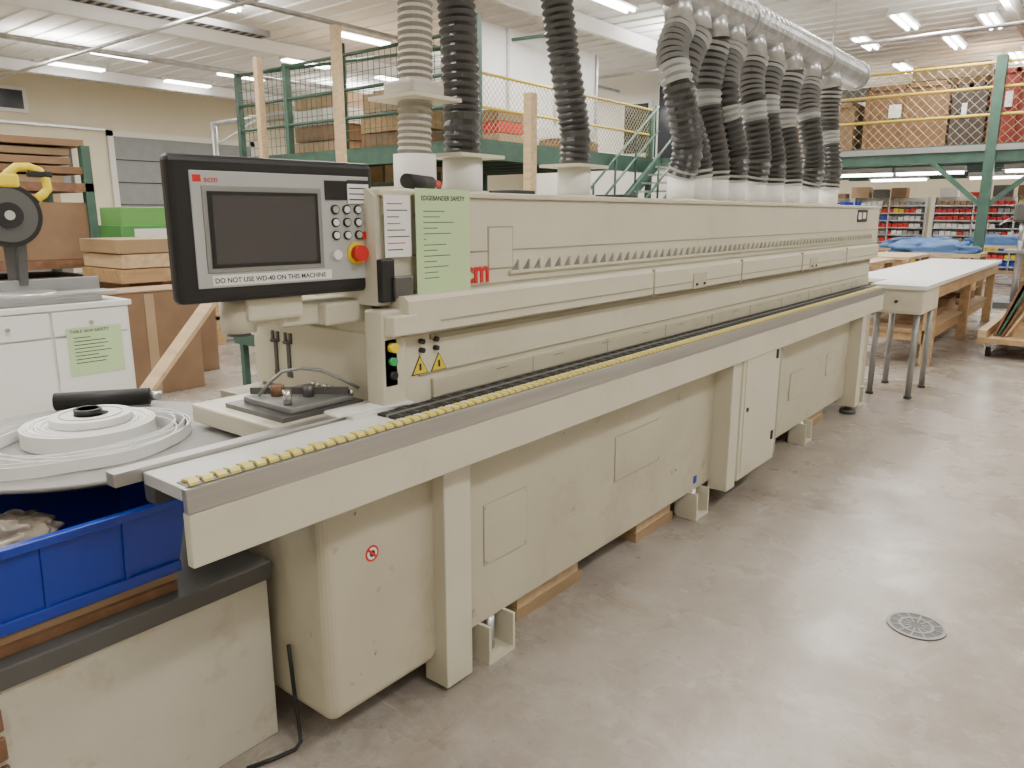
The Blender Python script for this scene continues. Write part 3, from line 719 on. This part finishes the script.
# ------------------------------------------------------------------ right hand tables
o=M('white_topped_stand')
o.box(-1.62,-1.20,6.80,7.50,.91,.945,white,b=.004); o.box(-1.60,-1.22,6.82,7.48,.71,.91,cream2,b=.004)
o.box(-1.57,-1.25,6.812,6.822,.73,.89,cream2,b=.002); o.cyl((-1.41,6.78,.81),(-1.41,6.81,.81),.012,black)
for x in (-1.56,-1.26):
    for y in (6.88,7.42): o.cyl((x,y,0),(x,y,.71),.024,grey,seg=14); o.cyl((x,y,0),(x,y,.02),.032,black,seg=14)
o.done()
o=M('long_workbench')
o.box(-2.25,-1.36,8.4,12.9,.83,.87,white,b=.004); o.box(-2.22,-1.39,8.43,12.87,.70,.83,wood)
for y in (8.5,10.6,12.7):
    for x in (-2.18,-1.50): o.box(x,x+.1,y,y+.1,0,.72,wood,b=.003)
    o.box(-2.18,-1.4,y+.02,y+.08,.25,.33,wood)
o.box(-2.15,-1.45,8.5,12.8,.33,.36,ply); o.box(-1.52,-1.48,8.5,12.8,.22,.33,wood)
for k in range(5): o.box(-2.0,-1.6,8.9+k*.8,9.4+k*.8,.36,.40+.05*(k%3),(card,woodd,ply)[k%3])
o.done()
for x,y in ((-3.6,10.6),(-3.5,12.6)):
    o=M('wooden_worktable'); o.box(x,x+1.0,y,y+1.5,.84,.89,woodl,b=.004)
    for a in (0,.9):
        for b_ in (0,1.4): o.box(x+a,x+a+.1,y+b_,y+b_+.1,0,.84,wood)
    o.box(x+.05,x+.95,y+.03,y+.07,.7,.84,wood); o.box(x+.05,x+.95,y+.05,y+1.4,.25,.29,ply); o.done()
o=M('sheet_trolley')
x0,x1,y0,y1=-1.12,-.2,9.4,11.4
o.box(x0,x1,y0,y1,.16,.22,wood,b=.004); o.box(x0,x0+.08,y0,y1,.22,.30,woodl)
for x in (x0+.1,x1-.1):
    for y in (y0+.15,y1-.15):
        o.cyl((x-.02,y,.06),(x+.02,y,.06),.06,rubber); o.box(x-.03,x+.03,y-.03,y+.03,.10,.16,steel)
for y in (y0+.3,y1-.3):
    o.beam((x0+.25,y,.22),(x0+.55,y,1.3),.07,.07,wood); o.beam((x1-.15,y,.22),(x0+.60,y,1.3),.07,.07,wood)
for k,m_ in enumerate((woodd,gpaint,woodd,woodl)):
    o.prism([(x0+.12+k*.035,y0+.2,.225),(x0+.145+k*.035,y0+.2,.225),(x0+.415+k*.035,y0+.2,1.05-.1*k),(x0+.39+k*.035,y0+.2,1.05-.1*k)],(0,1.6,0),m_)
o.done()
o=M('steel_locker'); o.box(-.4,.6,14.6,15.2,.05,1.9,grey,b=.01); o.box(-.38,.08,14.58,14.6,.1,1.85,lgrey); o.box(.12,.58,14.58,14.6,.1,1.85,lgrey)
for x in (-.35,.5): o.box(x,x+.05,14.65,15.1,0,.05,black)
o.done()

# ------------------------------------------------------------------ world + camera
w=bpy.data.worlds.new('world'); bpy.context.scene.world=w; w.use_nodes=True
w.node_tree.nodes['Background'].inputs[0].default_value=(.9,.95,1,1); w.node_tree.nodes['Background'].inputs[1].default_value=.4
cd=bpy.data.cameras.new('camera'); cam=bpy.data.objects.new('camera',cd); COL.objects.link(cam)
cd.sensor_width=36; cd.lens=755/1024*36; cd.clip_start=.05; cd.clip_end=100
P=math.radians(12.6); Yw=math.radians(38.7)
cam.location=(0,0,1.5); cam.rotation_euler=(math.pi/2-P,0,Yw)
bpy.context.scene.camera=cam
